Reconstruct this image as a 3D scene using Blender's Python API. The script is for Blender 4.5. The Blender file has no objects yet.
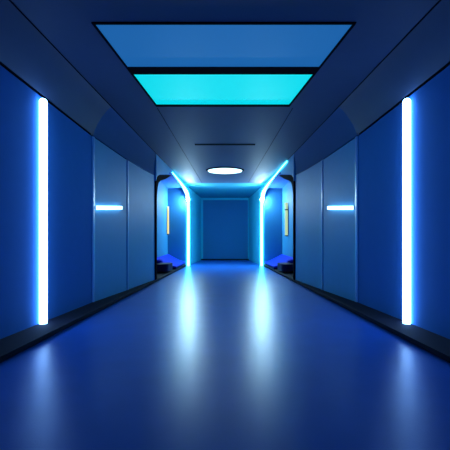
import bpy, bmesh, math
from mathutils import Vector
from mathutils.geometry import tessellate_polygon
C = bpy.context.scene.collection
CAM_H = 1.11

# ------------------------------------------------------------ materials
def mat(name, col, rough=0.5, spec=0.5, metal=0.0, noise=None, bump=0.0, coat=0.0, rvar=0.0, vscale=6.0):
    m = bpy.data.materials.new(name); m.use_nodes = True
    nt = m.node_tree; b = nt.nodes['Principled BSDF']
    b.inputs['Base Color'].default_value = (*col, 1)
    b.inputs['Roughness'].default_value = rough
    b.inputs['Specular IOR Level'].default_value = spec
    b.inputs['Metallic'].default_value = metal
    b.inputs['Coat Weight'].default_value = coat
    tc = nt.nodes.new('ShaderNodeTexCoord')
    if noise:
        n = nt.nodes.new('ShaderNodeTexNoise'); n.inputs['Scale'].default_value = vscale
        n.inputs['Detail'].default_value = 4
        nt.links.new(tc.outputs['Object'], n.inputs['Vector'])
        r = nt.nodes.new('ShaderNodeMix'); r.data_type = 'RGBA'
        k = noise
        r.inputs['A'].default_value = (*[c*(1-k) for c in col], 1)
        r.inputs['B'].default_value = (*[min(1, c*(1+k)) for c in col], 1)
        nt.links.new(n.outputs['Fac'], r.inputs['Factor'])
        nt.links.new(r.outputs['Result'], b.inputs['Base Color'])
        if rvar:
            mr = nt.nodes.new('ShaderNodeMapRange')
            mr.inputs['To Min'].default_value = rough - rvar
            mr.inputs['To Max'].default_value = rough + rvar
            nt.links.new(n.outputs['Fac'], mr.inputs['Value'])
            nt.links.new(mr.outputs['Result'], b.inputs['Roughness'])
    if bump:
        n2 = nt.nodes.new('ShaderNodeTexNoise'); n2.inputs['Scale'].default_value = 90
        nt.links.new(tc.outputs['Object'], n2.inputs['Vector'])
        bp = nt.nodes.new('ShaderNodeBump'); bp.inputs['Strength'].default_value = bump
        bp.inputs['Distance'].default_value = 0.004
        nt.links.new(n2.outputs['Fac'], bp.inputs['Height'])
        nt.links.new(bp.outputs['Normal'], b.inputs['Normal'])
    return m

def emit(name, col, strength):
    m = bpy.data.materials.new(name); m.use_nodes = True
    b = m.node_tree.nodes['Principled BSDF']
    b.inputs['Base Color'].default_value = (0.02, 0.03, 0.04, 1)
    b.inputs['Roughness'].default_value = 0.5
    b.inputs['Emission Color'].default_value = (*col, 1)
    b.inputs['Emission Strength'].default_value = strength
    return m

M = {}
M['floor'] = mat('blue polished floor', (0.035, 0.16, 0.62), 0.31, 0.22, noise=0.12, bump=0.25, vscale=2.5)
M['wall'] = mat('blue lacquer wall', (0.06, 0.23, 0.60), 0.8, 0.05, noise=0.04)
M['panel'] = mat('slate blue wall panel', (0.12, 0.44, 0.74), 0.5, 0.18, noise=0.04)
M['cove'] = mat('blue cove', (0.075, 0.17, 0.33), 0.8, 0.06, noise=0.04)
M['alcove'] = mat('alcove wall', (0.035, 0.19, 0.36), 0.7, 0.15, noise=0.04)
M['hallceil_lit'] = mat('strip lit hall ceiling tone', (0.06, 0.34, 0.44), 0.6, 0.2, noise=0.04)  # lighter teal than the corridor ceiling: the strips' light put into the colour
M['ceil'] = mat('slate blue ceiling', (0.085, 0.12, 0.20), 0.62, 0.17, noise=0.04)
M['hall'] = mat('strip glow tinted hall wall', (0.10, 0.72, 0.85), 0.7, 0.3, noise=0.03)  # cyan raised in the base colour to carry the glow of the strips
M['door'] = mat('blue end panel', (0.06, 0.24, 0.50), 0.5, 0.3, noise=0.04)
M['base'] = mat('charcoal plinth', (0.022, 0.022, 0.036), 0.8, 0.08, noise=0.08)
M['black'] = mat('black trim', (0.004, 0.005, 0.010), 0.9, 0.03)
M['edge'] = mat('pale blue edge metal', (0.16, 0.42, 0.80), 0.3, 0.5)
M['royal'] = mat('royal blue upholstery', (0.006, 0.035, 0.62), 0.8, 0.1, noise=0.1, bump=0.3)
M['navy'] = mat('dark navy upholstery', (0.006, 0.009, 0.07), 0.7, 0.2, noise=0.1, bump=0.3)
M['metal'] = mat('dark metal', (0.03, 0.04, 0.06), 0.4, 0.5, metal=0.6)
M['tube'] = emit('tall tube glow', (0.22, 0.48, 1.0), 11.0)
M['bar'] = emit('bar glow', (0.3, 0.65, 1.0), 6)
M['cyan'] = emit('cyan strip glow', (0.07, 0.82, 1.0), 15.0)
M['knee'] = emit('added arch bend glow', (0.55, 0.82, 1.0), 2400.0)  # added glow source for the bright floor reflections, no separate fixture
M['disc'] = emit('disc glow', (0.55, 0.92, 1.0), 2.5)
M['pane_dim'] = emit('dim blue pane glow', (0.009, 0.11, 0.36), 1.0)
M['pane_cyan'] = emit('cyan pane glow', (0.0, 0.70, 0.80), 1.0)
M['warm'] = emit('warm tube glow', (1.0, 0.80, 0.25), 1.0)
M['pale'] = emit('pale tube glow', (0.55, 0.75, 0.42), 0.9)

# ------------------------------------------------------------ mesh helpers
def new_bm(): return bmesh.new()

def box(bm, x0, x1, y0, y1, z0, z1):
    vs = [bm.verts.new((x, y, z)) for x in (x0, x1) for y in (y0, y1) for z in (z0, z1)]
    for f in ((0,1,3,2),(4,6,7,5),(0,4,5,1),(2,3,7,6),(0,2,6,4),(1,5,7,3)):
        bm.faces.new([vs[i] for i in f])

def loop_prism(bm, A, B):
    a = [bm.verts.new(p) for p in A]; b = [bm.verts.new(p) for p in B]
    n = len(a)
    for i in range(n):
        j = (i+1) % n
        bm.faces.new((a[j], a[i], b[i], b[j]))
    for i, j, k in tessellate_polygon([[Vector(p) for p in A]]):
        bm.faces.new((a[i], a[j], a[k])); bm.faces.new((b[k], b[j], b[i]))

def prism_x(bm, poly_yz, x0, x1):
    loop_prism(bm, [(x0, y, z) for y, z in poly_yz], [(x1, y, z) for y, z in poly_yz])

def prism_z(bm, poly_xy, z0, z1):
    loop_prism(bm, [(x, y, z0) for x, y in poly_xy], [(x, y, z1) for x, y in poly_xy])

def loft(bm, rings, closed=True, cap=True):
    R = [[bm.verts.new(p) for p in r] for r in rings]
    n = len(R[0])
    for a, b in zip(R, R[1:]):
        for i in range(n if closed else n-1):
            j = (i+1) % n
            bm.faces.new((a[i], a[j], b[j], b[i]))
    if cap:
        bm.faces.new(list(reversed(R[0]))); bm.faces.new(R[-1])

def sweep(bm, path, radii, n=12):
    """round tube along a path with a radius per point, closed with domed ends"""
    P = [Vector(p) for p in path]; rings = []
    for i, p in enumerate(P):
        t = (P[min(i+1, len(P)-1)] - P[max(i-1, 0)]).normalized()
        s = Vector((1, 0, 0)) if abs(t.x) < 0.9 else Vector((0, 0, 1))
        u = (s - t*s.dot(t)).normalized(); v = t.cross(u)
        rings.append([tuple(p + (u*math.cos(2*math.pi*k/n) + v*math.sin(2*math.pi*k/n))*radii[i]) for k in range(n)])
    loft(bm, rings)

def obj(name, bm, m, parent=None, bevel=0, smooth=False, origin=None):
    bmesh.ops.recalc_face_normals(bm, faces=bm.faces)
    me = bpy.data.meshes.new(name)
    if origin is not None:
        bmesh.ops.translate(bm, verts=bm.verts, vec=-Vector(origin))
    bm.to_mesh(me); bm.free(); me.materials.append(M[m])
    o = bpy.data.objects.new(name, me); C.objects.link(o)
    if origin is not None and parent is None: o.location = origin
    if parent is not None: o.parent = parent
    if bevel:
        md = o.modifiers.new('Bevel', 'BEVEL'); md.width = bevel; md.segments = 3; md.limit_method = 'ANGLE'
    if smooth or bevel:
        for p in me.polygons: p.use_smooth = True
        if not smooth or bevel:
            wn = o.modifiers.new('WN', 'WEIGHTED_NORMAL'); wn.keep_sharp = True
    return o

def struct(name, bm, m, **k):
    o = obj(name, bm, m, **k); o['kind'] = 'structure'; return o

def thing(name, label, cat, loc, group=None):
    o = bpy.data.objects.new(name, None); C.objects.link(o)
    o.location = loc; o['label'] = label; o['category'] = cat
    if group: o['group'] = group
    return o

def part(name, bm, m, root, **k):
    """mesh built in world coordinates, stored relative to its thing"""
    bmesh.ops.translate(bm, verts=bm.verts, vec=-Vector(root.location))
    return obj(name, bm, m, parent=root, **k)

# ------------------------------------------------------------ dimensions
BACK = -3.0
Y_OPEN, Y_FIN, Y_END = 10.7, 19.32, 27.6
XC = 2.10                      # seam between ceiling and cove, edge of the plinth
LEDGE = 0.075
WP = [(BACK, 2.495), (3.88, 2.495), (6.45, 2.44), (8.30, 2.30), (10.2, 2.19), (Y_OPEN, 2.15)]
ZT = [(BACK, 3.14), (8.2, 3.14), (9.5, 3.19), (Y_OPEN, 3.27)]
def interp(T, y):
    for (a, p), (b, q) in zip(T, T[1:]):
        if y <= b: return p + (q-p)*(y-a)/(b-a)
    return T[-1][1]
def W(y): return interp(WP, y)
def ztop(y): return interp(ZT, y)
def cove_curve(s, y, n=8):
    """cove section: straight slope near the entrance, rounding into the wall further along"""
    t = min(1, max(0, (y-4.5)/4.0)); z0 = ztop(y)+0.012; z1 = ceil_z(y); w = W(y)
    cx = (w+XC)/2*(1-t) + w*t; cz = (z0+z1)/2*(1-t) + (z0+(z1-z0)*0.62)*t
    P = []
    for k in range(n+1):
        u = k/n
        P.append((s*((1-u)**2*XC + 2*u*(1-u)*cx + u*u*w), y, (1-u)**2*z1 + 2*u*(1-u)*cz + u*u*z0))
    return P
def ceil_z(y): return 3.31 + 0.058*y

# ------------------------------------------------------------ floor
bm = new_bm(); box(bm, -4, 4, BACK-0.2, Y_END+0.4, -0.2, 0); struct('floor', bm, 'floor')

# ------------------------------------------------------------ ceiling with the light panel's opening
SK = dict(y0=3.78, y1=6.44, xa=1.432, xb=1.225)         # opening: near edge, far edge, half widths
def skc(y): return -0.012 - 0.028*(y-SK['y0'])/(SK['y1']-SK['y0'])   # its centre line leans slightly left
SA, SB = skc(SK['y0']), skc(SK['y1'])
def slab(bm, quad, t=0.14):
    lo = [(x, y, ceil_z(y)) for x, y in quad]; hi = [(x, y, ceil_z(y)+t) for x, y in quad]
    loop_prism(bm, lo, hi)
bm = new_bm()
o = 2.16
slab(bm, [(-o, BACK), (o, BACK), (o, SK['y0']), (-o, SK['y0'])])
slab(bm, [(-o, SK['y0']), (SA-SK['xa'], SK['y0']), (SB-SK['xb'], SK['y1']), (-o, SK['y1'])])
slab(bm, [(o, SK['y0']), (o, SK['y1']), (SB+SK['xb'], SK['y1']), (SA+SK['xa'], SK['y0'])])
slab(bm, [(-o, SK['y1']), (o, SK['y1']), (o, 18.0), (-o, 18.0)])
struct('ceiling', bm, 'ceil')
bm = new_bm()
slab(bm, [(-3.4, 18.06), (3.4, 18.06), (3.4, Y_END+0.2), (-3.4, Y_END+0.2)])
struct('ceiling', bm, 'hallceil_lit')
bm = new_bm(); slab(bm, [(-2.14, 17.98), (2.14, 17.98), (2.14, 18.08), (-2.14, 18.08)], 0.2); struct('trim_1', bm, 'ceil')

def strip_on_ceiling(name, x0, y0, x1, y1, w, m='black', drop=0.006):
    bm = new_bm()
    q = [(x0-w/2, y0), (x0+w/2, y0), (x1+w/2, y1), (x1-w/2, y1)]
    loop_prism(bm, [(x, y, ceil_z(y)-drop) for x, y in q], [(x, y, ceil_z(y)+0.01) for x, y in q])
    struct(name, bm, m)
for i, s in enumerate((-1, 1)):
    strip_on_ceiling('trim_%d' % (2+i), s*XC, BACK, s*XC, 12.2, 0.022)
    strip_on_ceiling('trim_%d' % (4+i), s*1.265, SK['y1']+0.1, s*1.18, 17.98, 0.012, 'base')
bm = new_bm()
slab(bm, [(-0.82, 9.40), (0.82, 9.40), (0.82, 9.56), (-0.82, 9.56)], -0.006); struct('trim_6', bm, 'black')

# ------------------------------------------------------------ walls, coves, plinths, alcoves
def arch_top(y):
    """height of the alcove opening's upper edge"""
    T = [(10.7, 3.10), (10.78, 3.22), (10.95, 3.31), (11.3, 3.42), (13.0, 3.78), (13.15, 3.86), (13.4, 3.98), (14.56, 4.03), (16.2, 4.045),
         (17.3, 4.03), (18.3, 3.99), (18.75, 3.95), (19.0, 3.88), (19.2, 3.74), (19.28, 3.6), (Y_FIN, 3.4)]
    return interp(T, y)
ARCH_Y = [10.7, 10.78, 10.95, 11.3, 12, 13, 13.15, 13.4, 14.56, 15.4, 16.2, 17.3, 17.8, 18.3, 18.75, 19.0, 19.1, 19.2, 19.28, Y_FIN]

for s, side in ((-1, 'left'), (1, 'right')):
    # panelled wall: plan outline with two narrow grooves
    near = [(W(BACK), BACK), (2.495, 3.88), (W(5.2), 5.2), (W(6.42), 6.42), (W(6.42)+0.03, 6.42), (W(6.50)+0.03, 6.50), (2.75, 6.50), (2.75, BACK)]
    far = [(W(6.50)-0.012, 6.50), (W(7.4)-0.012, 7.4), (W(8.16)-0.012, 8.16), (W(8.16)+0.05, 8.16), (W(8.30)+0.05, 8.30), (W(8.30), 8.30),
           (W(9.2), 9.2), (W(10.2), 10.2), (W(Y_OPEN), Y_OPEN), (2.75, Y_OPEN), (2.75, 6.50)]
    bm = new_bm(); prism_z(bm, [(s*x, y) for x, y in near], 0.0, 3.12); struct('wall_%s' % side, bm, 'wall')
    bm = new_bm(); prism_z(bm, [(s*x, y) for x, y in far], 0.0, 3.12)
    # upper part of the wall follows the rising top line
    ys = [8.2, 8.8, 9.5, 10.1, Y_OPEN]
    loft(bm, [[(s*W(y), y, 3.121), (s*W(y), y, ztop(y)), (s*2.7, y, ztop(y)), (s*2.7, y, 3.121)] for y in ys])
    struct('wall_%s' % side, bm, 'panel'); bm = new_bm()
    # alcove: near side wall, back wall, end wall
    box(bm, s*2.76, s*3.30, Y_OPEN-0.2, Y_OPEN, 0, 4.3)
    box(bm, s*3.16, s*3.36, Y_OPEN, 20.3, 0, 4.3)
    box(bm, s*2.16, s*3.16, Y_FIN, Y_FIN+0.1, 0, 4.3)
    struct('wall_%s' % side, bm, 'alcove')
    # wall plane above the opening
    bm = new_bm()
    top = [(y, ceil_z(y)+0.02) for y in (Y_FIN, Y_OPEN)]
    prism_x(bm, [(y, arch_top(y)) for y in ARCH_Y] + top, s*2.10, s*2.16)
    prism_x(bm, [(Y_FIN, 0), (Y_FIN, ceil_z(Y_FIN)), (Y_FIN+0.06, ceil_z(Y_FIN)), (Y_FIN+0.06, 0)], s*2.10, s*2.16)
    struct('wall_%s' % side, bm, 'panel')
    # hall side wall beyond the alcove, angled inward to catch the strip glow
    bm = new_bm()
    prism_z(bm, [(s*2.10, Y_FIN+0.06), (s*1.89, Y_END), (s*2.42, Y_END), (s*2.42, 20.3), (s*2.17, 20.3), (s*2.17, Y_FIN+0.06)], 0, 5.0)
    struct('wall_%s' % side, bm, 'hall')
    bm = new_bm(); box(bm, s*2.16, s*3.36, Y_OPEN-0.2, 20.3, 4.3, 4.4); struct('ceiling', bm, 'wall')
    # cove between the wall top and the ceiling seam
    ys = [BACK + (Y_OPEN-BACK)*k/60 for k in range(61)]
    for cy, cm in (([y for y in ys if y < 6.4]+[6.46], 'ceil'), ([6.4601]+[y for y in ys if y > 6.5], 'cove')):
      bm = new_bm()
      loft(bm, [cove_curve(s, y) + [ (s*2.75, y, ztop(y)+0.012), (s*2.75, y, ceil_z(y)+0.14), (s*XC, y, ceil_z(y)+0.14)] for y in cy])
      co_ = struct('ceiling', bm, cm)
      for p in co_.data.polygons: p.use_smooth = True
      co_.data.set_sharp_from_angle(angle=math.radians(15))
    # shadow gap under the cove
    bm = new_bm()
    loft(bm, [[(s*(W(y)-0.006), y, ztop(y)-0.006), (s*(W(y)+0.03), y, ztop(y)-0.006), (s*(W(y)+0.03), y, ztop(y)+0.014), (s*(W(y)-0.006), y, ztop(y)+0.014)] for y in ys if y <= 6.5])
    struct('trim_%d' % (7 if s < 0 else 8), bm, 'black')
    # plinth along the wall and across the alcove
    bm = new_bm()
    pts = [(XC, BACK)] + [(XC, Y_FIN), (3.16, Y_FIN), (3.16, Y_OPEN), (W(Y_OPEN)+0.0, Y_OPEN)] + [(x, y) for y, x in reversed(WP[:-1])]
    prism_z(bm, [(s*x, y) for x, y in pts], 0.03, LEDGE)
    pts = [(XC+0.03, BACK)] + [(XC+0.03, Y_FIN), (3.16, Y_FIN), (3.16, Y_OPEN), (W(Y_OPEN)+0.0, Y_OPEN)] + [(x, y) for y, x in reversed(WP[:-1])]
    prism_z(bm, [(s*x, y) for x, y in pts], 0.0, 0.03)
    struct('baseboard_%s' % side, bm, 'base')
    # pale edge strips in the panel joints
    for j, (y, w_) in enumerate(((6.46, 0.05), (8.235, 0.05))):
        bm = new_bm()
        xx = W(y)
        box(bm, s*(xx-0.022), s*(xx+0.05), y-0.0 if j else y-0.02, y+w_, LEDGE, 3.13)
        struct('trim_%d' % ((9 if s < 0 else 11)+j), bm, 'edge')
    # black rounded frame round the near side of the opening
    bm = new_bm()
    yo = [(Y_OPEN+0.02, LEDGE), (Y_OPEN+0.02, 3.10), (10.80, 3.21), (10.97, 3.30), (11.3, 3.41), (12.0, 3.55), (13.0, 3.755), (13.6, 3.855)]
    yi = [(13.6, 3.845), (13.0, 3.66), (12.3, 3.46), (11.5, 3.26), (11.15, 3.14), (10.95, 2.95), (Y_OPEN+0.14, 2.7), (Y_OPEN+0.14, LEDGE)]
    prism_x(bm, yo+yi, s*2.105, s*2.40)
    struct('trim_%d' % (13 if s < 0 else 14), bm, 'black')

# ------------------------------------------------------------ end wall with its large flat panel, wall behind the camera
bm = new_bm(); box(bm, -2.6, 2.6, Y_END, Y_END+0.2, 0, 5.2); struct('wall_end', bm, 'hall')
d = bm = new_bm(); box(bm, -1.72, 1.80, Y_END-0.05, Y_END-0.001, 0.02, 4.72)
door = struct('door_1', bm, 'door')
bm = new_bm(); box(bm, -2.75, 2.75, BACK-0.2, BACK, 0, 3.3); struct('wall_back', bm, 'wall')
bm = new_bm(); box(bm, -1.88, 1.88, Y_END-0.08, Y_END-0.052, 0, 0.10); struct('baseboard_end', bm, 'base')

# ------------------------------------------------------------ ceiling light panel (two panes in a black frame)
root = thing('ceiling_light_panel', 'large black framed ceiling light panel with one blue pane and one cyan pane', 'ceiling light', (0, 5.1, ceil_z(5.1)))
def sk_x(y): return SK['xa'] + (SK['xb']-SK['xa'])*(y-SK['y0'])/(SK['y1']-SK['y0'])
def frame_piece(bm, q, lo=-0.014, hi=0.10):
    loop_prism(bm, [(x+skc(y), y, ceil_z(y)+lo) for x, y in q], [(x+skc(y), y, ceil_z(y)+hi) for x, y in q])
y0, y1 = SK['y0'], SK['y1']; ym0, ym1 = 4.845, 5.06
bm = new_bm()
for s in (-1, 1):
    frame_piece(bm, [(s*sk_x(y0), y0), (s*(sk_x(y0)-0.025), y0), (s*(sk_x(y1)-0.025), y1), (s*sk_x(y1), y1)])
def cross(ya, yb):
    frame_piece(bm, [(-sk_x(ya)+0.01, ya), (sk_x(ya)-0.01, ya), (sk_x(yb)-0.01, yb), (-sk_x(yb)+0.01, yb)])
cross(y0, y0+0.03); cross(ym0, ym1); cross(y1-0.09, y1)
part('frame', bm, 'black', root)
for (ya, yb, m, inset, lab) in ((y0+0.03, ym0, 'pane_dim', 0.025, 'dim blue glowing pane'), (ym1, y1-0.09, 'pane_cyan', 0.03, 'bright cyan glowing pane')):
    bm = new_bm()
    frame_piece(bm, [(-sk_x(ya)+inset, ya), (sk_x(ya)-inset, ya), (sk_x(yb)-inset, yb), (-sk_x(yb)+inset, yb)], 0.0, 0.05)
    p = part('pane', bm, m, root); p['label'] = lab

# ------------------------------------------------------------ round ceiling light
yc = 13.85; zc = ceil_z(yc)
root = thing('round_ceiling_light', 'round flat white ceiling light near the far end of the corridor', 'ceiling light', (0, yc, zc))
def disc(bm, r0, r1, z0, z1, n=48):
    A = [(r0*math.cos(2*math.pi*k/n), yc+r0*math.sin(2*math.pi*k/n)) for k in range(n)]
    B = [(r1*math.cos(2*math.pi*k/n), yc+r1*math.sin(2*math.pi*k/n)) for k in range(n)]
    loop_prism(bm, [(x, y, ceil_z(y)+z0) for x, y in A], [(x, y, ceil_z(y)+z1) for x, y in B])
bm = new_bm(); disc(bm, 0.72, 0.76, -0.03, -0.002); part('rim', bm, 'black', root)
bm = new_bm(); disc(bm, 0.66, 0.68, -0.055, -0.0301); part('diffuser', bm, 'disc', root)

# ------------------------------------------------------------ wall lights, mirrored on both sides
for s, side in ((-1, 'left'), (1, 'right')):
    # tall tube light standing on the plinth
    y, x = 4.67, s*2.425
    root = thing('tall_tube_light', 'floor to ceiling white tube light on the %s wall' % side, 'wall light', (x, y, LEDGE), 'tall tube lights flanking the corridor')
    bm = new_bm()
    R = 0.051
    path = [(x, y, LEDGE+0.02)]; rad = [R]
    path.append((x, y, 3.03)); rad.append(R)
    for k in range(1, 6):
        a = math.pi/2*k/6
        path.append((x, y, 3.03+R*math.sin(a))); rad.append(R*math.cos(a))
    sweep(bm, path, rad, 20); part('tube', bm, 'tube', root, smooth=True)
    bm = new_bm(); sweep(bm, [(x, y, LEDGE), (x, y, LEDGE+0.0195)], [R*0.96, R*0.96], 20); part('end_cap', bm, 'tube', root)
    for bz in (0.45, 2.75):
        bm = new_bm(); box(bm, s*(2.425+R-0.004), s*(W(y)-0.001), y-0.012, y+0.012, bz, bz+0.04); part('bracket', bm, 'metal', root)

    # slim bar light on the middle panel
    ya, yb = (6.53, 7.78) if s < 0 else (6.55, 7.80)
    za, zb = CAM_H+0.715, CAM_H+0.850
    ymid = (ya+yb)/2
    root = thing('slim_bar_light', 'short horizontal white bar light on the %s wall panel' % side, 'wall light', (s*W(ymid), ymid, (za+zb)/2), 'short bar lights')
    def bar(bm, off0, off1, hh, ext=0.0):
        rings = []
        for y, z in ((ya-ext, za), (yb+ext, zb)):
            xw = W(y)-0.012
            rings.append([(s*(xw-off0), y, z-hh), (s*(xw-off1), y, z-hh), (s*(xw-off1), y, z+hh), (s*(xw-off0), y, z+hh)])
        loft(bm, rings)
    bm = new_bm(); bar(bm, 0.001, 0.018, 0.028, 0.02); part('backplate', bm, 'edge', root)
    bm = new_bm(); bar(bm, 0.0181, 0.045, 0.036); part('diffuser', bm, 'bar', root)

    # strip light that follows the arch of the alcove
    root = thing('arched_strip_light', 'thin glowing cyan white strip curving down the far end of the %s wall' % side, 'strip light', (s*2.02, 19.3, 0), 'arched strip lights framing the end hall')
    pts = [(11.8, 3.95), (12.3, 3.975), (13.4, 4.005)] + [(y, arch_top(y)) for y in (14.56, 15.4, 16.2, 17.3, 17.8, 18.3, 18.75, 19.0, 19.1, 19.2, 19.28)] + [(19.31, 3.4), (19.33, 3.0), (19.33, 2.0), (19.33, 1.0), (19.33, 0.003)]
    if s < 0: pts = [(13.9, 4.015)] + pts[3:]
    path, rad = [], []
    for y, z in pts:
        r = interp([(11, 0.012), (14.5, 0.022), (16.2, 0.045), (17.3, 0.062), (18.5, 0.075), (30, 0.075)], y)
        path.append((s*(2.095-r), y-0.03, z)); rad.append(r)
    bm = new_bm(); sweep(bm, path, rad, 12); part('light_strip', bm, 'cyan', root, smooth=True)
    bm = new_bm(); bmesh.ops.create_uvsphere(bm, u_segments=16, v_segments=10, radius=0.076)  # added glowing sphere at the strip's bend, there for the floor highlights
    bmesh.ops.translate(bm, verts=bm.verts, vec=(s*2.015, 19.17, 3.66)); part('added_bend_glow', bm, 'knee', root, smooth=True)

    # pale vertical tube on the alcove's back wall
    if s < 0:
        y, za, zb, m, r = 19.0, 1.72, 3.26, 'warm', 0.05
        lab = 'slim yellow vertical tube light inside the left alcove'
    else:
        y, za, zb, m, r = 17.5, 1.60, 3.22, 'pale', 0.075
        lab = 'pale vertical tube light with a dark band inside the right alcove'
    x = s*(3.16-r-0.02)
    root = thing('alcove_tube_light', lab, 'wall light', (x, y, za))
    bm = new_bm(); sweep(bm, [(x, y, za+0.05), (x, y, zb)], [r, r], 14); part('tube', bm, m, root, smooth=False)
    bm = new_bm(); sweep(bm, [(x, y, za), (x, y, za+0.05)], [r*1.1, r*1.1], 14); part('end_cap', bm, 'metal', root)
    if s > 0:
        bm = new_bm(); sweep(bm, [(x, y, zb-0.33), (x, y, zb-0.27)], [r*1.12, r*1.12], 14); part('band', bm, 'metal', root)
        bm = new_bm(); sweep(bm, [(x, y, zb), (x, y, zb+0.05)], [r*1.1, r*1.1], 14); part('end_cap', bm, 'pale', root)
    bm = new_bm(); box(bm, s*(3.16-0.022), s*3.159, y-0.03, y+0.03, za+0.1, zb-0.1); part('mounting_rail', bm, 'metal', root)

    # royal blue sloping daybed at the alcove's end
    root = thing('daybed', 'low royal blue sloping daybed in the %s alcove' % side, 'daybed', (s*2.65, 17.6, LEDGE), 'blue daybeds in the alcoves')
    ye = Y_FIN-0.03
    bm = new_bm()
    prof = [(2.14, 0.11), (2.14, 0.16), (2.5, 0.26), (2.85, 0.44), (3.13, 0.60), (3.13, 0.11)]
    loop_prism(bm, [(s*a, 15.4, LEDGE-0.0+b*0.85) for a, b in prof], [(s*a, ye, LEDGE-0.0+b) for a, b in prof])
    part('mattress', bm, 'royal', root, bevel=0.03)
    bm = new_bm(); box(bm, s*2.16, s*3.12, 15.45, ye-0.03, LEDGE, LEDGE+0.092); part('base', bm, 'navy', root)

    # dark low bench in front of it
    root = thing('bench', 'low dark navy bench with rounded end in the %s alcove' % side, 'bench', (s*2.6, 13.9, LEDGE), 'dark benches in the alcoves')
    bm = new_bm()
    n = 8; o_ = []
    x_in, x_out, ya_, yb_ = 2.17, 3.10, 13.3, 14.7
    for (cx, cy, a0) in ((x_in+0.25, ya_+0.25, 180), (x_out-0.06, ya_+0.06, 270), (x_out-0.06, yb_-0.06, 0), (x_in+0.25, yb_-0.25, 90)):
        rr = 0.25 if cx < 2.6 else 0.06
        for k in range(n+1):
            a = math.radians(a0+90*k/n); o_.append((s*(cx+rr*math.cos(a)), cy+rr*math.sin(a)))
    prism_z(bm, o_, LEDGE+0.06, LEDGE+0.34); part('seat', bm, 'navy', root, bevel=0.05)
    for fx in (2.45, 2.98):
        for fy in (13.5, 14.5):
            bm = new_bm(); sweep(bm, [(s*fx, fy, LEDGE), (s*fx, fy, LEDGE+0.061)], [0.03, 0.035], 12); part('leg', bm, 'metal', root)
    # blue cushion lying on the bench
    bm = new_bm()
    cx, cy, cz = s*2.80, 14.15, LEDGE+0.34
    nu, nv = 16, 10
    rings = []
    for j in range(1, nv):
        ph = -math.pi/2 + math.pi*j/nv
        ring = []
        for k in range(24):
            th = 2*math.pi*k/24
            c, sn = math.cos(th), math.sin(th)
            sq = lambda v, e: math.copysign(abs(v)**e, v)
            ring.append((cx+0.27*sq(c, 0.6)*math.cos(ph)**0.6, cy+0.27*sq(sn, 0.6)*math.cos(ph)**0.6, cz+0.09+0.09*math.sin(ph)))
        rings.append(ring)
    loft(bm, rings)
    c = obj('cushion', bm, 'royal', smooth=True, origin=(cx, cy, cz))
    c['label'] = 'bright blue cushion lying on the dark bench in the %s alcove' % side; c['category'] = 'cushion'; c['group'] = 'blue cushions on the benches'

# ------------------------------------------------------------ world, camera
w = bpy.data.worlds.new('World'); bpy.context.scene.world = w; w.use_nodes = True
w.node_tree.nodes['Background'].inputs[0].default_value = (0.01, 0.03, 0.10, 1)
w.node_tree.nodes['Background'].inputs[1].default_value = 1.0
cam = bpy.data.cameras.new('camera'); co = bpy.data.objects.new('camera', cam); C.objects.link(co)
co.location = (0, 0, CAM_H); co.rotation_euler = (math.pi/2, 0, 0)
cam.sensor_width = 36; cam.lens = 28.0; cam.shift_y = 21/450; cam.clip_start = 0.05
sc = bpy.context.scene; sc.camera = co
sc.view_settings.view_transform = 'Standard'; sc.view_settings.look = 'None'
sc.view_settings.exposure = 0.0; sc.view_settings.gamma = 1.0; sc.view_settings.use_curve_mapping = False
sc.cycles.use_denoising = True
sc.cycles.max_bounces = 8; sc.cycles.diffuse_bounces = 6
